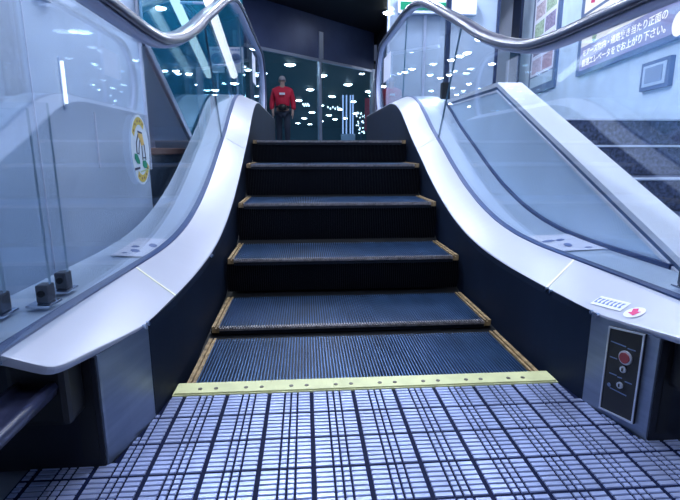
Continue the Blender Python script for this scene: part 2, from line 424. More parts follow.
# --- control panel on the right newel cover
p0 = Vector((.5525, -.212, .015)); p1 = Vector((.5745, -.302, .015))
ux = (p1-p0).normalized(); uz = Vector((0, 0, 1)); un = ux.cross(uz)
if un.x > 0: un = -un
W = (p1-p0).length
cpn = prism('control_panel', [(0, 0), (W, .01), (W, .228), (0, .214)], p0, ux, uz, un, .006, 'black', balR)
cpn['label'] = 'black control plate with red stop button and key switches'
fr = .004
prism('plate_frame', [(0, 0), (W, .01), (W, .228), (0, .214), (0, 0), (fr, fr), (fr, .214-fr), (W-fr, .228-fr), (W-fr, .01+fr), (fr, fr)], p0+un*.006, ux, uz, un, .002, 'keyring', cpn)
def on_panel(name, poly, mat, parent, th=.004, lift=.006): return prism(name, poly, p0+un*lift, ux, uz, un, th, mat, parent)
on_panel('button_ring', arcs(.054, .156, .012, .0165, 0, 2*PI, 28), 'keyring', cpn)
on_panel('stop_button', disc(.054, .156, .0125), 'button', cpn, .007)['label'] = 'red round stop button'
for cx, cz in ((.052, .126), (.049, .085)):
    on_panel('key_switch', disc(cx, cz, .0075), 'keyring', cpn, .004)
    on_panel('key_slot', [(cx-.0016, cz-.004), (cx+.0016, cz-.004), (cx+.0016, cz+.004), (cx-.0016, cz+.004)], 'black', cpn, .002, .010)
on_panel('indicator', disc(.02, .072, .0045), 'frame', cpn, .002)
for (cx, cz, w) in ((.03, .178, .04), (.065, .178, .02), (.022, .140, .02), (.026, .100, .02), (.068, .098, .018), (.045, .064, .045), (.045, .100, .012)):
    on_panel('engraved_line', [(cx-w/2, cz), (cx+w/2, cz+.002), (cx+w/2, cz+.0045), (cx-w/2, cz+.0025)], 'frame', cpn, .0005)

# --- small notices at the upper ends of the glass
def glass_card(s, y0, y1, z0, z1, parent):
    o = box('notice_sheet', s*.6685, s*.6695, y0, y1, z0, z1, 'paper', parent); return o
glass_card(1, 3.55, 3.95, 1.33, 1.57, balR); glass_card(-1, 3.72, 4.02, 1.30, 1.58, balL)

# ------------------------------------------------------------------ steps
def tread_mesh(depth, w=.965, n=104):
    """cleated tread: ridges along the travel direction, with the cleats bent down over the nose"""
    V, F, K = [], [], []
    p = w/n; x = -w/2
    def addbox(x0, x1, y0, y1, z0, z1, k):
        b = len(V)
        V.extend([(x0,y0,z0),(x1,y0,z0),(x1,y1,z0),(x0,y1,z0),(x0,y0,z1),(x1,y0,z1),(x1,y1,z1),(x0,y1,z1)])
        for f in ((0,3,2,1),(4,5,6,7),(0,1,5,4),(1,2,6,5),(2,3,7,6),(3,0,4,7)):
            F.append(tuple(b+i for i in f)); K.append(k)
    addbox(-w/2, w/2, .004, depth, -.028, -.011, 1)
    for i in range(n):
        x0 = -w/2 + i*p
        addbox(x0, x0+p*.40, 0, depth, -.014, 0, 0)
    me = bpy.data.meshes.new('tread'); me.from_pydata(V, [], F)
    me.materials.append(M['step']); me.materials.append(M['groove'])
    for q, k in zip(me.polygons, K): q.material_index = k
    return me
TM = tread_mesh(.348)
def riser_mesh(h, w=1.03, n=110):
    V, F = [], []
    p = w/n
    for i in range(n):
        x0 = -w/2+i*p
        for (a, c) in ((x0, 0), (x0+p*.5, 0), (x0+p*.5, .007), (x0+p, .007)):
            V += [(a, c+.012, -.016), (a, c+.006+.02, -h)]
    m = len(V)//2
    F = [(2*i, 2*i+1, 2*i+3, 2*i+2) for i in range(m-1)]
    me = bpy.data.meshes.new('riser'); me.from_pydata(V, [], F); me.materials.append(M['riser']); return me
ZN = [0.0, .023, .178, .374, .558, .702]
YN = [-.02, .38, .78, 1.18, 1.58, 1.98]
labels = ['lowest escalator step, level with the yellow comb, full ridged tread in view',
          'second escalator step up from the yellow comb, barely raised, ridged tread and dull nosing',
          'third escalator step up, short strip of ridged tread above a dark riser',
          'fourth escalator step up, thin sliver of tread above a black riser',
          'fifth escalator step up, worn edge just under eye level',
          'topmost escalator step, tread hidden, worn edge below the far hall']
for i, (y, z) in enumerate(zip(YN, ZN)):
    t = empty('escalator_step', (0, y, z), labels[i], 'escalator step', 'escalator steps')
    def put(name, me):
        o = bpy.data.objects.new(name, me); COL.objects.link(o); o.parent = t; return o
    put('tread', TM)
    h = .05 if i == 0 else max(.03, z-ZN[i-1]-.004)
    rz = riser_mesh(h); put('riser', rz)
    for s in (-1, 1):
        bm = bmesh.new(); bx(bm, min(s*.4825, s*.489), max(s*.4825, s*.489), 0, .352, -.02, .003); bx(bm, min(s*.489, s*.496), max(s*.489, s*.496), 0, .352, -.02, -.004); bx(bm, min(s*.496, s*.507), max(s*.496, s*.507), 0, .352, -.02, .003)
        bmesh.ops.recalc_face_normals(bm, faces=bm.faces)
        me = bpy.data.meshes.new('side_strip'); bm.to_mesh(me); bm.free(); me.materials.append(M['demarc']); put('side_strip', me)
    if i:
        bm = bmesh.new()
        n = 104; p = .965/n
        bx(bm, -.4825, .4825, -.001, .012, -.013, -.005)
        for k in range(n): bx(bm, -.4825+k*p, -.4825+k*p+p*.52, -.0035, .013, -.011, .0012)
        bmesh.ops.recalc_face_normals(bm, faces=bm.faces)
        me = bpy.data.meshes.new('nosing'); bm.to_mesh(me); bm.free(); me.materials.append(M['nose']); put('nosing', me)

TR = interp([(-.3, -.09), (-.02, -.055), (.38, -.005), (.78, .012), (1.18, .172), (1.58, .366), (1.98, .55), (2.36, .66), (4.3, .66)])
struct(sweep('escalator_truss', [-.05]+frange(0, 2.37, 24), lambda y: [(-.524, TR(y)-.05), (-.524, TR(y)-.004), (.524, TR(y)-.004), (.524, TR(y)-.05)], 'black'))  # hidden truss slab added under the steps
# upper landing edge behind the topmost step
ulp = empty('upper_landing_plate', (0, 2.35, ZT-.03), 'flat plate at the head of the escalator behind the topmost step', 'landing plate')
box('plate', -.512, .512, 2.40, 4.3, ZT-.035, ZT-.008, 'floor_up', ulp)
box('comb', -.512, .512, 2.377, 2.40, ZT-.035, ZT-.009, 'comb', ulp)

# ------------------------------------------------------------------ comb and landing plate
cb = empty('comb_plate', (0, -.04, 0), 'pale yellow comb plate with dark screws where steps meet landing', 'comb plate')
bm = bmesh.new(); bx(bm, -.528, .528, -.058, .006, -.02, .008)
bmesh.ops.bevel(bm, geom=[e for e in bm.edges if all(v.co.z > 0 for v in e.verts)], offset=.004, segments=2, affect='EDGES')
frombm('comb_strip', bm, 'comb', cb)
bm = bmesh.new()
for k in range(100):
    x = -.478+k*.00966; bx(bm, x, x+.004, .003, .012, -.014, .002)
tt = frombm('comb_teeth', bm, 'comb', cb)
for k in range(8):
    for dx in (.0, .042):
        x = -.46+k*.122+dx; rod('comb_screw', (x, -.034, .0075), (x, -.034, .0092), .0058, 'screw', cb, 12)
lp = empty('landing_plate', (0, -.5, 0), 'ribbed aluminium landing plate with plaid grooves in the foreground', 'landing plate')
prism('plate_base', [(-.53, -.06), (.53, -.06), (.545, -.15), (.578, -.33), (.86, -.33), (.86, -1.05), (-.74, -1.05), (-.74, -.33), (-.578, -.33), (-.545, -.15)], (0, 0, -.012), (1, 0, 0), (0, 1, 0), (0, 0, 1), .012, 'platebase', lp)
bm = bmesh.new()
def lim(y):
    if y > -.15: return -.53-(y+.06)*-.15, .53
    if y > -.33: return -.545+(y+.15)*.18, .545-(y+.15)*.18
    return -.74, .86
bars = []
x0 = -.3835; px_, py_ = .1112, .1045
for iy in range(0, 9):
    ytop = -.055-iy*py_
    for r in range(7):
        yb = ytop-.0045-r*(py_-.0045)/7
        ya = yb-(py_-.0045)/7+.0032
        if ya < -1.04: continue
        l, rgt = lim(ya)
        for ix in range(-5, 12):
            for c0, c1 in ((.042, .352), (.388, .503), (.537, .653), (.688, .958)):
                xa = x0+(ix+c0)*px_; xb = x0+(ix+c1)*px_
                xa = max(xa, l+.004); xb = min(xb, rgt-.004)
                if xb-xa < .006: continue
                b = [bm.verts.new(q) for q in ((xa, ya, 0), (xb, ya, 0), (xb, yb, 0), (xa, yb, 0), (xa+.001, ya+.001, .0022), (xb-.001, ya+.001, .0022), (xb-.001, yb-.001, .0022), (xa+.001, yb-.001, .0022))]
                for f in ((4,5,6,7),(0,1,5,4),(1,2,6,5),(2,3,7,6),(3,0,4,7)): bm.faces.new([b[i] for i in f])
frombm('tread_bars', bm, 'platebar', lp)

# ------------------------------------------------------------------ setting: floors, ceiling, walls
def poly_prism_z(name, P, z0, z1, mat): return prism(name, P, (0, 0, z0), (1, 0, 0), (0, 1, 0), (0, 0, 1), z1-z0, mat)
bm = bmesh.new(); bx(bm, -4, 4, -4, -.05, -.12, -.0125); bx(bm, -4, -.545, -.05, 4.2, -.12, -.0125); bx(bm, .545, 4, -.05, 4.2, -.12, -.0125); bx(bm, -.545, .545, -.05, 4.2, -.7, -.6)
struct(frombm('floor', bm, 'floor_lo'))
bm = bmesh.new()
bx(bm, -14, -.86, 2.2, 60, ZT-.4, ZT-.01); bx(bm, .86, 20, 2.9, 60, ZT-.4, ZT-.01); bx(bm, -.86, .86, 4.3, 60, ZT-.4, ZT-.01)
struct(frombm('floor_upper', bm, 'floor_up'))

struct(box('wall_back', -14, 20, 59, 59.2, ZT-.01, 3.4, 'teal'))
struct(box('wall_left', -1.1, -.9, -1.6, 1.09, 0, 3.4, 'wall_l'))
bm = bmesh.new()
_a, _b = at(93, 112, 0, -.9), at(95, 168, 0, -.9); bx(bm, -.9, -.895, _a.y, _a.y+.008, _b.z, _a.z+.0); bx(bm, -.9, -.896, .16, .163, .3, 3.2)
struct(frombm('trim_1', bm, 'white'))
bm = bmesh.new(); bx(bm, -.9, -.888, 1.075, 1.092, .55, 1.35)
struct(frombm('trim_highlight', bm, 'white'))  # white strip stands in for the highlight on the wall's end edge
struct(box('trim_3', -.9, -.885, .22, .30, 1.05, 3.4, 'white'))
struct(box('wall_recess', -1.3, -1.2, 1.0, 4.5, 0, 2.6, 'recess'))
WA = math.radians(9.3); WD = Vector((math.sin(WA), math.cos(WA), 0)); WN = Vector((-math.cos(WA), math.sin(WA), 0)); WO = Vector((2.163, 0, 0))
def wtz(u, v):
    r = ray(u, v); k = (WO-CP).dot(WN)/r.dot(WN); p = CP+r*k; return ((p-WO).dot(WD), p.z)
def wx(y): return WO.x+math.tan(WA)*y
def wbox(name, t0, t1, n0, n1, z0, z1, mat, parent=None):
    a = WO+WD*min(t0, t1)+WN*n0; L_ = abs(t1-t0)
    return prism(name, [(0, z0), (L_, z0), (L_, z1), (0, z1)], a, WD, (0, 0, 1), WN, n1-n0, mat, parent)
TE = wtz(486, 60)[0]
struct(wbox('wall_right', -1.6, TE, -.2, 0, 0, 3.4, 'wall_r'))
struct(wbox('trim_4', wtz(511, 60)[0], TE-.05, 0, .015, ZT, 3.4, 'white'))
struct(wbox('trim_5', wtz(520, 60)[0], wtz(512, 60)[0], 0, .04, ZT, 3.4, 'post'))

wl = empty('wall_glint_strip', at(62, 82, 0, -.893), 'thin vertical glowing strip added on the left wall for a glass reflection', 'lamp')  # glowing rod and backing added to imitate a bright reflection in the glass
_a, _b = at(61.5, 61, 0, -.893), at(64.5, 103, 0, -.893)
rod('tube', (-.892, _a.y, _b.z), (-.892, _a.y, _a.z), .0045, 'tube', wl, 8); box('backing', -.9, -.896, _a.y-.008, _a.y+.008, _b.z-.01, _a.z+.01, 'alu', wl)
# left recess: dark block with a brown ledge
lb = empty('stair_block', (-1.15, 1.6, 0), 'dark block with a brown ledge behind the left balustrade', 'stair block')
box('block', -1.198, -.93, 1.12, 2.2, 0, .615, 'recess_lo', lb)
box('ledge', -1.198, -.915, 1.11, 2.2, .615, .65, 'brown', lb, .005)

# teal mirror glass wall beyond the recess
gp = empty('glass_partition', (-.87, 3, 0), 'tall teal glass partition with a slanted near edge behind left balustrade', 'glass partition')
prism('pane', [(1.045, 1.085), (1.92, .62), (2.2, .30+R(2.2)), (4.75, ZT), (4.75, 2.6), (1.045, 2.6)], (-.874, 0, 0), (0, 1, 0), (0, 0, 1), (1, 0, 0), .012, 'mirror', gp)
prism('edge_trim', [(1.045, 1.085), (1.045, 1.125), (1.935, .655), (1.92, .62)], (-.877, 0, 0), (0, 1, 0), (0, 0, 1), (1, 0, 0), .022, 'alu', gp)
# glowing tube and brackets added in place of a slanting lamp reflection
tl = empty('slant_glow_strip', (-.758, 2.6, 1.42), 'slanting bright glow strip added in place of a lamp reflection, seen through the left glass', 'lamp')
rod('tube', (-.758, 3.05, 1.262), (-.758, 1.9, 1.60), .03, 'tube', tl)
for k in (.15, .85):
    y = 3.05-1.15*k; z = 1.262+.338*k; rod('bracket', (-.758, y, z), (-.861, y, z), .009, 'alu', tl, 8)

# notice on a slim stand
ns = empty('notice_stand', (-.79, 3.35, .3+ZT), 'small white notice with a round prohibition sign on a slim stand', 'notice')
cx, cz, ny = -.775, 1.435, 3.35
rod('pole', (cx, ny+.01, .3+ZT), (cx, ny+.01, 1.5), .009, 'alu', ns, 10)
rod('foot', (cx, ny+.01, .312+ZT), (cx, ny+.01, .322+ZT), .05, 'alu', ns, 18)
card = box('card', cx-.068, cx+.068, ny-.006, ny, cz-.11, cz+.11, 'paper', ns, .002)
def onc(name, poly, mat): return prism(name, poly, (cx, ny-.006, cz), (1, 0, 0), (0, 0, 1), (0, -1, 0), .001, mat, card)
onc('symbol_ring', arcs(0, .01, .035, .046, 0, 2*PI, 26), 'ink')
onc('symbol_disc', disc(0, .01, .034), 'frame')
onc('symbol_slash', [(-.03, .032), (-.024, .038), (.03, -.014), (.024, -.02)], 'paper')
for k in (-1, 0, 1): onc('letter_mark', [(k*.026-.009, .078), (k*.026+.009, .078), (k*.026+.009, .093), (k*.026-.009, .093)], 'ink')

# glass fins held by clamps on the left outer deck, and one on the right
def fin(y, xa, xb, zt, label, s):
    t = empty('glass_fin', (s*(xa+xb)/2, y, .305), label, 'glass screen', 'upright glass screens')
    o_ = box('pane', s*xa, s*xb, y-.005, y+.005, .325, zt, ['fin', 'fin_edge'], t)
    for p in o_.data.polygons:
        if abs(p.normal.x) > .9: p.material_index = 1
    for xc in ((xa+.012,)):
        cl = box('clamp', s*(xc-.013), s*(xc+.013), y-.016, y+.016, .316, .356, 'clamp', t, .004)
        rod('clamp_bolt', (s*xc, y-.016, .338), (s*xc, y-.02, .338), .0075, 'black', cl, 12)
        box('clamp_foot', s*(xc-.022), s*(xc+.028), y-.032, y+.024, .310, .316, 'chrome', t, .002)
    return t
fin(-.095, .735, .895, .74, 'upright glass screen on left deck, furthest of three steel clamps', -1)
fin(-.20, .722, .895, .72, 'upright glass screen on left deck, middle one of three clamps', -1)
fin(-.26, .78, .895, .72, 'upright glass screen on left deck nearest the left picture edge', -1)
fin(-.19, .735, .84, .62, 'clamped glass screen on the right deck at the picture edge', 1)

# ------------------------------------------------------------------ right side
sp = empty('stair_parapet', (.93, 1.0, 0), 'grey blue parapet with sloping white cap right of the escalator', 'parapet')
def ptop(y): return .342+.468*(y+.03) if y < 1.36 else .993
ya = [-.1]+frange(-.05, 2.72, 55)
yb = sorted(set(ya+[1.36]))
sweep('panel', yb, lambda y: [(.864, .28+R(y)), (.864, max(ptop(y)-.045, .285+R(y))), (.99, max(ptop(y)-.045, .285+R(y))), (.99, .28+R(y))], 'parapet', sp)
sweep('shadow_gap', [y for y in yb if ptop(y)-.045 > .29+R(y) or y < 1], lambda y: [(.868, ptop(y)-.046), (.868, ptop(y)-.022), (.985, ptop(y)-.022), (.985, ptop(y)-.046)], 'reveal', sp)
sweep('edge_strip', [y for y in yb if ptop(y)-.045 > .29+R(y) or y < 1], lambda y: [(.860, ptop(y)-.05), (.860, ptop(y)-.040), (.868, ptop(y)-.040), (.868, ptop(y)-.05)], 'cap', sp)
sweep('cap', [-.45]+yb, lambda y: [(.862, ptop(y)-.022), (.862, ptop(y)), (1.0, ptop(y)), (1.0, ptop(y)-.022)], 'cap', sp)
sweep('foot_joint', [y for y in yb if -.05 < y < 2.3], lambda y: [(.853, .306+R(y)), (.853, .322+R(y)), (.866, .322+R(y)), (.866, .306+R(y))], 'gasket', sp)
box('inner_side', .985, .999, -.3, 2.4, 0, .3, 'parapet', sp)

stt = empty('staircase', (1.5, 1, 0), 'dark granite stairs with white nosings beside the right wall', 'staircase')
for k, (yy, zz) in enumerate([(.42, .167), (.75, .333), (1.08, .50), (1.40, .667), (1.72, .834)]):
    box('step', 1.002, wx(yy)-.01, yy, yy+.9, zz-.165, zz-.012, 'granite', stt)
    box('nosing', 1.002, wx(yy-.02)-.008, yy-.012, yy+.03, zz-.012, zz, 'nosing', stt, .002)
    if k < 4: box('tread', 1.002, wx(yy)-.008, yy+.03, yy+.33, zz-.012, zz-.002, 'granite', stt)
box('landing', 1.002, wx(1.75)-.008, 1.75, 2.9, .822, .832, 'wall_r', stt)

# lit information sign on the right wall
tF, zB = wtz(579, 77); tN = tF-1.9; zT = zB+1.5
def zline(u, v): return wtz(u, v)[1]
ls = empty('lit_sign', WO+WD*(tF-.9)+WN*.03+Vector((0, 0, zB)), 'large lit sign with white Japanese lettering on lavender band', 'sign')
wbox('frame', tN, tF, 0, .04, zB, zT, 'frame', ls)
z1 = zline(583, 71.5); z2 = zline(583.5, 49); tL = wtz(584, 60)[0]
z3 = zline(587, 15)
wbox('lavender_band', tN+.04, tL, .04, .043, z1, z2, 'litlav', ls)
wbox('white_field', tN+.04, tL, .04, .043, z2, z3-.03, 'litwhite', ls)
wbox('poster_field', tN+.04, tL, .04, .043, z3, zT-.05, 'litwhite', ls)
def wshape(name, P, t, z, n, mat, parent, th=.001): return prism(name, P, WO+WD*t+WN*n+Vector((0, 0, z)), -WD, (0, 0, 1), WN, th, mat, parent)
def text(body, z0, z1, ta, tb, mat, name, parent, n):
    c = bpy.data.curves.new(name, 'FONT'); c.body = body; c.size = 1; c.extrude = .001; c.offset = .012
    o = bpy.data.objects.new(name+'_tmp', c); COL.objects.link(o)
    bpy.context.view_layer.update()
    me = bpy.data.meshes.new_from_object(o.evaluated_get(bpy.context.evaluated_depsgraph_get()))
    bpy.data.objects.remove(o)
    xs = [v.co.x for v in me.vertices]; ys_ = [v.co.y for v in me.vertices]
    x0_, x1_, y0_, y1_ = min(xs), max(xs), min(ys_), max(ys_)
    for v in me.vertices:
        a = (v.co.x-x0_)/(x1_-x0_); b = (v.co.y-y0_)/(y1_-y0_)
        v.co = WO+WD*(ta+(tb-ta)*a)+WN*(n+v.co.z*.5)+Vector((0, 0, z0+(z1-z0)*b))
    me.materials.clear()
    return link(name, me, mat, parent)
zb1, zt1 = zline(586.5, 59.5), zline(587, 52); zb2, zt2 = zline(585.5, 69), zline(586, 61.5)
t1, t2 = wtz(587, 56)[0], wtz(673, 24)[0]
hb = (z2-z1)
text('モアーズ館内・通路突き当たり正面の', z1+hb*.55, z1+hb*.86, t1, t2, 'littext', 'lettering', ls, .0445)
text('直通エレベータをでお上がり下さい。', z1+hb*.13, z1+hb*.45, t1, wtz(671, 36)[0], 'littext', 'lettering', ls, .0445)
tc_, zc_ = wtz(684, 24); wshape('round_symbol', disc(0, 0, .085), tc_-.02, zc_, .0435, 'littext', ls)
tc_, zc_ = wtz(599, 36); wshape('green_mark', disc(0, 0, .05, 24), tc_, zc_, .0435, 'greenpale', ls)
tc_, zc_ = wtz(597, 2); wshape('poster_shape', [(0, 0), (.10, -.03), (.22, -.02), (.30, .10), (.1, .25), (-.02, .15)], tc_-.08, zc_, .0435, 'ink_d', ls)
wshape('poster_shape', [(0, 0), (.09, -.02), (.12, .10), (.02, .14)], tc_+.03, zc_+.0, .045, 'redink', ls)

# small framed box on the wall
fa = [wtz(644, 92), wtz(674.5, 85), wtz(674, 56), wtz(646, 64)]
ta = (fa[1][0]+fa[2][0])/2; tb = (fa[0][0]+fa[3][0])/2; za = (fa[0][1]+fa[1][1])/2; zb_ = (fa[2][1]+fa[3][1])/2
wb = empty('wall_box', WO+WD*((ta+tb)/2)+Vector((0, 0, za)), 'small square framed box on right wall below the lit sign', 'wall box')
wbox('frame', ta, tb, 0, .035, za, zb_, 'frame', wb)
dt, dz = (tb-ta), (zb_-za)
wbox('inner_frame', ta+dt*.1, tb-dt*.1, .035, .04, za+dz*.13, zb_-dz*.13, 'outer', wb)
wbox('pane', ta+dt*.2, tb-dt*.2, .04, .044, za+dz*.24, zb_-dz*.22, 'box_glass', wb)

# menu poster
m0, m1 = wtz(556, 87)[0], wtz(529.5, 95)[0]; mz0 = wtz(555, 87)[1]; mz1 = mz0+1.75
mp = empty('menu_poster', WO+WD*((m0+m1)/2)+Vector((0, 0, mz0)), 'narrow framed poster with rows of food pictures on right wall', 'poster')
wbox('frame', m0, m1, 0, .03, mz0, mz1, 'frame', mp)
mw = m1-m0
sh = wbox('sheet', m0+mw*.08, m1-mw*.08, .03, .034, mz0+.24, mz1-.05, 'paper', mp)
wbox('lower_panel', m0+mw*.08, m1-mw*.08, .03, .033, mz0+.09, mz0+.22, 'outer', mp)
k = 0
for r_ in range(6):
    for c_ in range(2):
        a_ = m0+mw*(.12+c_*.39); z0_ = mz0+.27+r_*.235
        wbox('picture', a_, a_+mw*.35, .034, .0355, z0_, z0_+.185, 'food%d' % ((k*5+r_) % 6), sh); k += 1

# dark post with a clamp beyond the right deck, milky glass screen, green sign
ps = empty('steel_post', (.93, 2.6, .99), 'dark slim post with clamp behind the right glass', 'post')
box('post', .93, .965, 2.6, 2.635, .996, 2.6, 'post', ps)
box('clamp', .915, .98, 2.585, 2.65, 1.03, 1.16, 'black', ps, .006)
box('foot', .905, .985, 2.58, 2.655, .996, 1.01, 'black', ps)
fs = empty('glass_screen', (1.8, 5.7, ZT), 'milky pale blue glass screen beyond the right balustrade', 'glass screen')
box('pane', 1.02, 1.50, 5.7, 5.712, ZT, 3.0, 'frost', fs); box('pane', 1.53, 2.55, 5.7, 5.712, ZT, 3.0, 'frost', fs)
box('mullion', 1.495, 1.535, 5.68, 5.73, ZT, 3.05, 'alu', fs); box('mullion', 2.53, 2.57, 5.68, 5.73, ZT, 3.05, 'post', fs); box('mullion', .99, 1.025, 5.68, 5.73, ZT, 3.05, 'alu', fs)
gsn = empty('green_sign', (1.7, 5.6, 2.5), 'long green lit sign above the milky glass screen', 'sign')
box('housing', 1.12, 2.2, 5.6, 5.68, 2.46, 2.66, 'white', gsn); box('lit_face', 1.15, 1.78, 5.594, 5.6, 2.50, 2.60, 'green', gsn)

# ------------------------------------------------------------------ far shopfront
FA = Vector((-1.14, 11.68, 0)); FB = Vector((2.05, 14.84, 0)); FD = (FB-FA).normalized(); FN = Vector((FD.y, -FD.x, 0))
A2 = FA-FD*1.0; LEN = (FB-A2).length
sf = empty('shopfront', (0.4, 13.2, ZT-.01), 'angled glass shopfront with steel transom at far end of hall', 'shopfront')
def fbox(name, s0, s1, n0, n1, z0, z1, mat):
    return prism(name, [(s0, z0), (s1, z0), (s1, z1), (s0, z1)], A2+FN*n0, FD, (0, 0, 1), FN, n1-n0, mat, sf)

prism('transom_panel', [(0, 3.16), (LEN, 3.16), (LEN, 4.3), (0, 4.3)], A2+FN*.02, FD, (0, 0, 1), FN, .05, 'transom', sf)
fbox('lower_rail', 0, LEN, 0, .1, 3.11, 3.18, 'alu')
ms = (at(313, 60, 1, 13.2)-A2).dot(FD)
fbox('mullion', ms-.04, ms+.04, 0, .1, ZT-.01, 3.2, 'alu')
fbox('mullion', LEN-.10, LEN+.12, 0, .12, ZT-.01, 3.2, 'alu')
fbox('mullion', ms-.05, ms+.12, .07, .1, 3.2, 3.9, 'alu')
fbox('pane', 0.0, ms-.04, .04, .05, ZT, 3.11, 'shopglass'); fbox('pane', ms+.04, LEN-.1, .04, .05, ZT, 3.11, 'shopglass')
fbox('sill', 0, LEN, 0, .1, ZT-.01, ZT+.06, 'alu')

# ceilings: low over the stairs and the shop, high bay in front of the shopfront
_e0 = A2-FD*.4; _e1 = FB+FD*.25
def cprism(name, P, z0, z1): return struct(poly_prism_z(name, P, z0, z1, 'ceiling'))
BX0, BX1, BY0 = _e0.x, _e1.x, 6.2
cprism('ceiling', [(-14, -4), (20, -4), (20, BY0), (-14, BY0)], 3.4, 3.5)
cprism('ceiling_left', [(-14, BY0), (BX0, BY0), (BX0, 60), (-14, 60)], 3.4, 3.5)
cprism('ceiling_right', [(BX1, BY0), (20, BY0), (20, 60), (BX1, 60)], 3.4, 3.5)
cprism('ceiling_back', [(BX0, _e0.y+.05), (BX1, _e1.y+.05), (BX1, 60), (BX0, 60)], 3.4, 3.5)
cprism('ceiling_high', [(BX0-.3, BY0-.3), (BX1+.3, BY0-.3), (BX1+.3, 16.5), (BX0-.3, 16.5)], 4.3, 4.4)
struct(box('trim_7', BX0-.1, BX0, BY0, _e0.y, 3.4, 4.3, 'ceiling')); struct(box('trim_8', BX1, BX1+.1, BY0, _e1.y, 3.4, 4.3, 'ceiling')); struct(box('trim_9', BX0, BX1, BY0-.1, BY0, 3.5, 4.3, 'ceiling'))
# ------------------------------------------------------------------ ceiling lamps
proto = None
def downlight(p, r, label, group):
    global proto
    if proto is None:
        o = empty('downlight', p, label, 'ceiling light', group)
        bm = bmesh.new(); cyl(bm, (p[0], p[1], p[2]-.02), (p[0], p[1], p[2]), 1.0, 24)
        me = bpy.data.meshes.new('diffuser')
        V = []; bm.free()
        bm = bmesh.new(); bmesh.ops.create_uvsphere(bm, u_segments=24, v_segments=10, radius=1, matrix=Matrix.Diagonal((.92, .92, .075, 1))); bmesh.ops.recalc_face_normals(bm, faces=bm.faces); bm.to_mesh(me); bm.free(); me.materials.append(M['lamp'])
        m2 = bpy.data.meshes.new('rim'); n = 24; V, F = [], []
        for i in range(n):
            c, s_ = math.cos(2*PI*i/n), math.sin(2*PI*i/n)
            V += [(.9*c, .9*s_, -.025), (1.05*c, 1.05*s_, -.025), (1.05*c, 1.05*s_, 0), (.9*c, .9*s_, 0)]
        for i in range(n):
            a, b = 4*i, 4*((i+1) % n)
            for j in range(4): F.append((a+j, a+(j+1) % 4, b+(j+1) % 4, b+j))
        m2.from_pydata(V, [], F); m2.materials.append(M['alu'])
        for nm, mm in (('diffuser', me), ('rim', m2)):
            c = bpy.data.objects.new(nm, mm); COL.objects.link(c); c.parent = o
        o.scale = (r, r, 1); proto = o; return o
    o = proto.copy(); COL.objects.link(o); o.location = p; o.scale = (r, r, 1)
    tag(o, label, 'ceiling light', group)
    for ch in proto.children:
        c = ch.copy(); COL.objects.link(c); c.parent = o
    return o
ZC = 3.399
center = [(290,64),(322,75),(348,84),(310,89),(332,96),(299,100),(369,91),(353,101),(321,105),(340,109),(312,112),(304,118),(329,115),(335,119),(345,118),(321,121),(310,124),(355,113),(298,123),(280,112)]
lab_c = 'round white ceiling light glowing in the dark hall behind the shopfront glass'
for u, v in center: downlight(at(u, v, 2, ZC), .2 if v < 110 else .26, lab_c, 'ceiling lights behind the shopfront')
def mir(u, v, xm):
    c = Vector((2*xm-CP.x, CP.y, CP.z)); r = ray(u, v); r = Vector((-r.x, r.y, r.z))
    return c + r*((ZC-c.z)/r.z)
rp = [(411,50),(451,59),(460,55),(467,52),(405,71),(412,68),(430,74),(440,77),(449,74),(469,83),(431,90),(457,94),(424,100),(450,103),(469,106),(492,63)]
for u, v in rp:
    p = mir(u, v, .670); downlight(p, .13, 'round white ceiling light over the upper hall, left of the escalator', 'ceiling lights over upper hall left')
lp_ = [(95,63),(102,68),(115,66),(135,59),(124,84),(98,89),(113,87),(93,84),(115,100),(111,95),(131,108),(176,70),(189,73),(198,84),(215,94)]
for u, v in lp_:
    p = mir(u, v, -.670); downlight(p, .13, 'round white ceiling light over the upper hall, right of the escalator', 'ceiling lights over upper hall right')
downlight(at(390, 12, 2, 4.299), .2, 'lone bright ceiling light right of the dark ceiling above shopfront', 'single ceiling light')

# unseen lamps lighting the escalator; recess, mirror-side and upper-end ones added to brighten
def area(p, e, size, col=(.69, .775, 1.0)):
    l = bpy.data.lights.new('lamp_fill_light', 'AREA'); l.shape = 'DISK'; l.size = size; l.energy = e*.42; l.color = col
    o = bpy.data.objects.new('lamp_fill_light', l); COL.objects.link(o); o.location = p; return o
near = [(-1.03, 1.5, 110), (-.78, 2.5, 40), (-.35, -.55, 60), (.35, .45, 55), (-.3, 1.75, 55), (1.5, .9, 34), (1.5, 2.6, 30), (0.0, -1.9, 40), (-.1, 3.4, 45), (1.6, 5.2, 75), (.6, 4.6, 32), (-.6, 4.6, 32), (2.6, 4.4, 22)]
for i, (x, y, e) in enumerate(near):
    downlight((x, y, ZC), .17, 'round ceiling light above the escalator, out of the picture, some added to brighten spots', 'ceiling lights above the escalator')
    area((x, y, ZC-.1), e, .3)
for (x, y, e, z) in [(-3, 11, 90, 3.34), (4, 11, 90, 3.34), (.4, 9.4, 130, 4.24), (.0, 7.2, 60, 4.24)]: area((x, y, z), e, .5)  # fill without fixtures, added to brighten the transom and upper hall
for (x, y) in [(.5, 20), (2, 30), (0, 42)]: area((x, y, 3.3), 260, .6, (.45, .8, 1))  # teal fill added to brighten the hall behind the shopfront

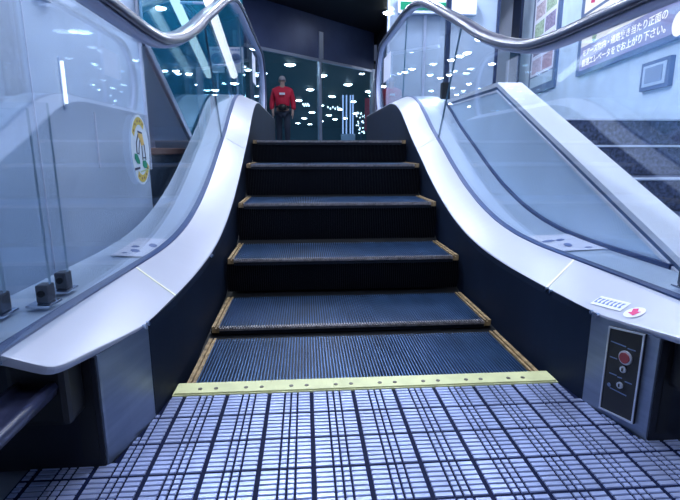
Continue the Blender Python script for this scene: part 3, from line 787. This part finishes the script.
# ------------------------------------------------------------------ far dressing
lc = empty('lit_column', (0, 20, ZT), 'cluster of four glowing vertical tubes behind the shopfront', 'light column')
for u in (343, 346.5, 350.5, 353):
    a, b = at(u, 95, 1, 20), at(u, 134, 1, 20); rod('tube', (a.x, 20, b.z), (a.x, 20, a.z), .03, 'pole_lit', lc, 8)
bb = at(348, 136, 1, 20); box('base', bb.x-.3, bb.x+.3, 19.8, 20.2, ZT-.01, at(348, 134, 1, 20).z, 'alu', lc)
lt = empty('light_tree', (.9, 19, ZT), 'bush of tiny white lights by the red banner', 'decorative lights')
c0 = at(361, 124, 1, 19)
bm = bmesh.new(); cyl(bm, (c0.x, 19, ZT-.01), (c0.x, 19, c0.z+.3), .03, 8); frombm('stem', bm, 'post', lt)
bm = bmesh.new()
for i in range(34):
    q = at(random.uniform(356, 367), random.uniform(111, 134), 1, 19+random.uniform(-.3, .3))
    bmesh.ops.create_icosphere(bm, subdivisions=1, radius=.032, matrix=Matrix.Translation(q))
bl = frombm('bulbs', bm, 'bulb', lt); bl['kind'] = 'stuff'
rb = empty('banner', (1, 18, ZT), 'tall red banner by the right end of the shopfront', 'banner')
a, b = at(365, 98, 1, 18), at(369.5, 131, 1, 18)
box('cloth', a.x, b.x, 18, 18.02, b.z, a.z, 'banner', rb); rod('pole', (b.x+.02, 18.01, ZT-.01), (b.x+.02, 18.01, a.z+.05), .02, 'alu', rb, 8)
for (u0, u1, v, w) in ((303, 309, 105, 'short line of tiny lights left of the shopfront mullion'), (328, 340, 108, 'short line of tiny lights right of the shopfront mullion')):
    g = empty('light_string', at(u0, v, 1, 24), w, 'string lights')
    bm = bmesh.new(); a, b = at(u0-1, v-1, 1, 24), at(u1+1, v-1, 1, 24); cyl(bm, a, b, .012, 6); cyl(bm, a, (a.x, 24, 3.4), .008, 6); cyl(bm, b, (b.x, 24, 3.4), .008, 6)
    frombm('cable', bm, 'post', g)
    for i in range(6):
        q = at(u0+(u1-u0)*i/5, v+(i % 2)*1.5, 1, 24); rod('bulb', q, q+Vector((0, 0, .09)), .03, 'bulb', g, 8)

# ------------------------------------------------------------------ person
def skin(name, verts, edges, radii, mat, parent, sub=2):
    me = bpy.data.meshes.new(name); me.from_pydata(verts, edges, []); o = bpy.data.objects.new(name, me); COL.objects.link(o)
    md = o.modifiers.new('s', 'SKIN'); md.use_smooth_shade = True
    for i, r in enumerate(radii):
        sv = me.skin_vertices[0].data[i]; sv.radius = r if isinstance(r, tuple) else (r, r); sv.use_root = (i == 0)
    ss = o.modifiers.new('d', 'SUBSURF'); ss.levels = sub; ss.render_levels = sub
    bpy.context.view_layer.update()
    m2 = bpy.data.meshes.new_from_object(o.evaluated_get(bpy.context.evaluated_depsgraph_get()))
    bpy.data.objects.remove(o)
    m2.transform(Matrix.Translation(PX))
    for p in m2.polygons: p.use_smooth = True
    m2.materials.clear(); return link(name, m2, mat, parent)
pd = 11.2
PX = at(283.5, 137.5, 1, pd); PX = Vector((PX.x, pd, ZT-.01))
pr = empty('person', PX, 'person in red jacket and dark trousers with black waist bag, walking away', 'person')
V = [(0,0,.95),(0,0,1.15),(0,.01,1.36),(0,.01,1.46),(0,0,1.53),(0,-.005,1.62),(0,-.01,1.69)]
E_ = [(0,1),(1,2),(2,3),(3,4),(4,5),(5,6)]
Rr = [(.15,.11),(.14,.10),(.16,.10),(.08,.07),(.055,.055),(.075,.09),(.06,.075)]
def chain(start, pts):
    prev = start
    for p, r in pts:
        V.append(p); Rr.append(r); E_.append((prev, len(V)-1)); prev = len(V)-1
    return prev
for s in (-1, 1):
    w = chain(2, [((s*.17,.01,1.38),.06),((s*.24,.03,1.12),.046),((s*.25,-.03,.90),.034),((s*.25,-.05,.84),.034)])
    for j, (dx, L) in enumerate([(-.022,.075),(-.007,.085),(.008,.08),(.022,.062)]):
        chain(w, [((s*.25, -.05+dx, .79), .012), ((s*.245, -.055+dx, .79-L*.5), .0095), ((s*.235, -.06+dx, .79-L), .008)])
    chain(w, [((s*.225, -.085, .82), .012), ((s*.215, -.095, .78), .010)])
    chain(0, [((s*.095,0,.86),.085),((s*.10,(-.06 if s > 0 else .05),.5),.058),((s*.10,(.02 if s > 0 else .1),.1),.04),((s*.105,(-.05 if s > 0 else .03),.03),.035),((s*.11,(.12 if s > 0 else .2),.025),.026)])
body = skin('body', V, E_, Rr, 'skin', pr)
# face and ears look towards the far hall
skin('face', [(0,.075,1.615),(0,.10,1.60),(0,.085,1.64)], [(0,1),(0,2)], [.018,.012,.01], 'skin', pr, 1)
for s in (-1, 1):
    skin('ear', [(s*.078,-.01,1.63),(s*.082,-.01,1.60)], [(0,1)], [.016,.012], 'skin', pr, 1)
    skin('eye', [(s*.03,.078,1.645),(s*.03,.08,1.643)], [(0,1)], [.009,.009], 'ink_d', pr, 1)
skin('mouth', [(-.02,.078,1.57),(.02,.078,1.57)], [(0,1)], [.006,.006], 'redink', pr, 1)
bm = bmesh.new(); bmesh.ops.create_uvsphere(bm, u_segments=16, v_segments=10, radius=1, matrix=Matrix.Translation(PX+Vector((0, -.012, 1.655)))@Matrix.Diagonal((.088, .103, .095, 1)))
bmesh.ops.delete(bm, geom=[v for v in bm.verts if v.co.z < PX.z+1.60 or (v.co.y > PX.y+.05 and v.co.z < PX.z+1.68)], context='VERTS')
ho = frombm('hair', bm, 'hair', pr, True); ho.modifiers.new('t', 'SOLIDIFY').thickness = .012
jv = [(0,0,.93),(0,0,1.12),(0,.01,1.38),(0,.01,1.53)]
je = [(0,1),(1,2),(2,3)]; jr = [(.20,.15),(.19,.145),(.205,.14),(.085,.085)]
for s in (-1, 1):
    b0 = len(jv); jv += [(s*.205,.01,1.38),(s*.265,.03,1.12),(s*.27,-.03,.92)]; jr += [.085,.072,.058]; je += [(2,b0),(b0,b0+1),(b0+1,b0+2)]
skin('jacket', jv, je, jr, 'red', pr)
box('logo', PX.x-.07, PX.x+.07, PX.y-.162, PX.y-.15, PX.z+1.28, PX.z+1.33, 'paper', pr)
tv = [(0,0,.92)]; te = []; tr = [(.17,.13)]
for s in (-1, 1):
    b0 = len(tv); tv += [(s*.10,0,.82),(s*.105,(-.06 if s > 0 else .05),.5),(s*.105,(.02 if s > 0 else .1),.09)]; tr += [.105,.085,.065]; te += [(0,b0),(b0,b0+1),(b0+1,b0+2)]
skin('trousers', tv, te, tr, 'navy', pr)
for s in (-1, 1):
    fy = .02 if s > 0 else .1
    skin('shoe', [(s*.105,fy-.06,.045),(s*.11,fy+.06,.04),(s*.115,fy+.15,.032)], [(0,1),(1,2)], [.048,.045,.034], 'black', pr, 1)
skin('waist_bag', [(-.12,-.19,.99),(0,-.22,.97),(.12,-.19,.99)], [(0,1),(1,2)], [(.05,.07),(.06,.10),(.05,.07)], 'black', pr, 1)
skin('belt', [(.19,-.02,1.0),(.12,-.15,1.0),(-.12,-.15,1.0),(-.19,-.02,1.0)], [(0,1),(1,2),(2,3)], [.025,.025,.025,.025], 'black', pr, 1)

# ------------------------------------------------------------------ world and colour
w = bpy.data.worlds.new('world'); sc.world = w; w.use_nodes = True
bg = w.node_tree.nodes['Background']; bg.inputs[0].default_value = (.42, .56, 1, 1); bg.inputs[1].default_value = .10
vs = sc.view_settings
vs.view_transform = 'Standard'; vs.look = 'None'; vs.exposure = 0.0; vs.gamma = 1; vs.use_curve_mapping = False
sc.cycles.use_denoising = True
sc.cycles.max_bounces = 12; sc.cycles.transparent_max_bounces = 24; sc.cycles.glossy_bounces = 6
sc.cycles.sample_clamp_indirect = 4
sc.cycles.caustics_reflective = False; sc.cycles.caustics_refractive = False
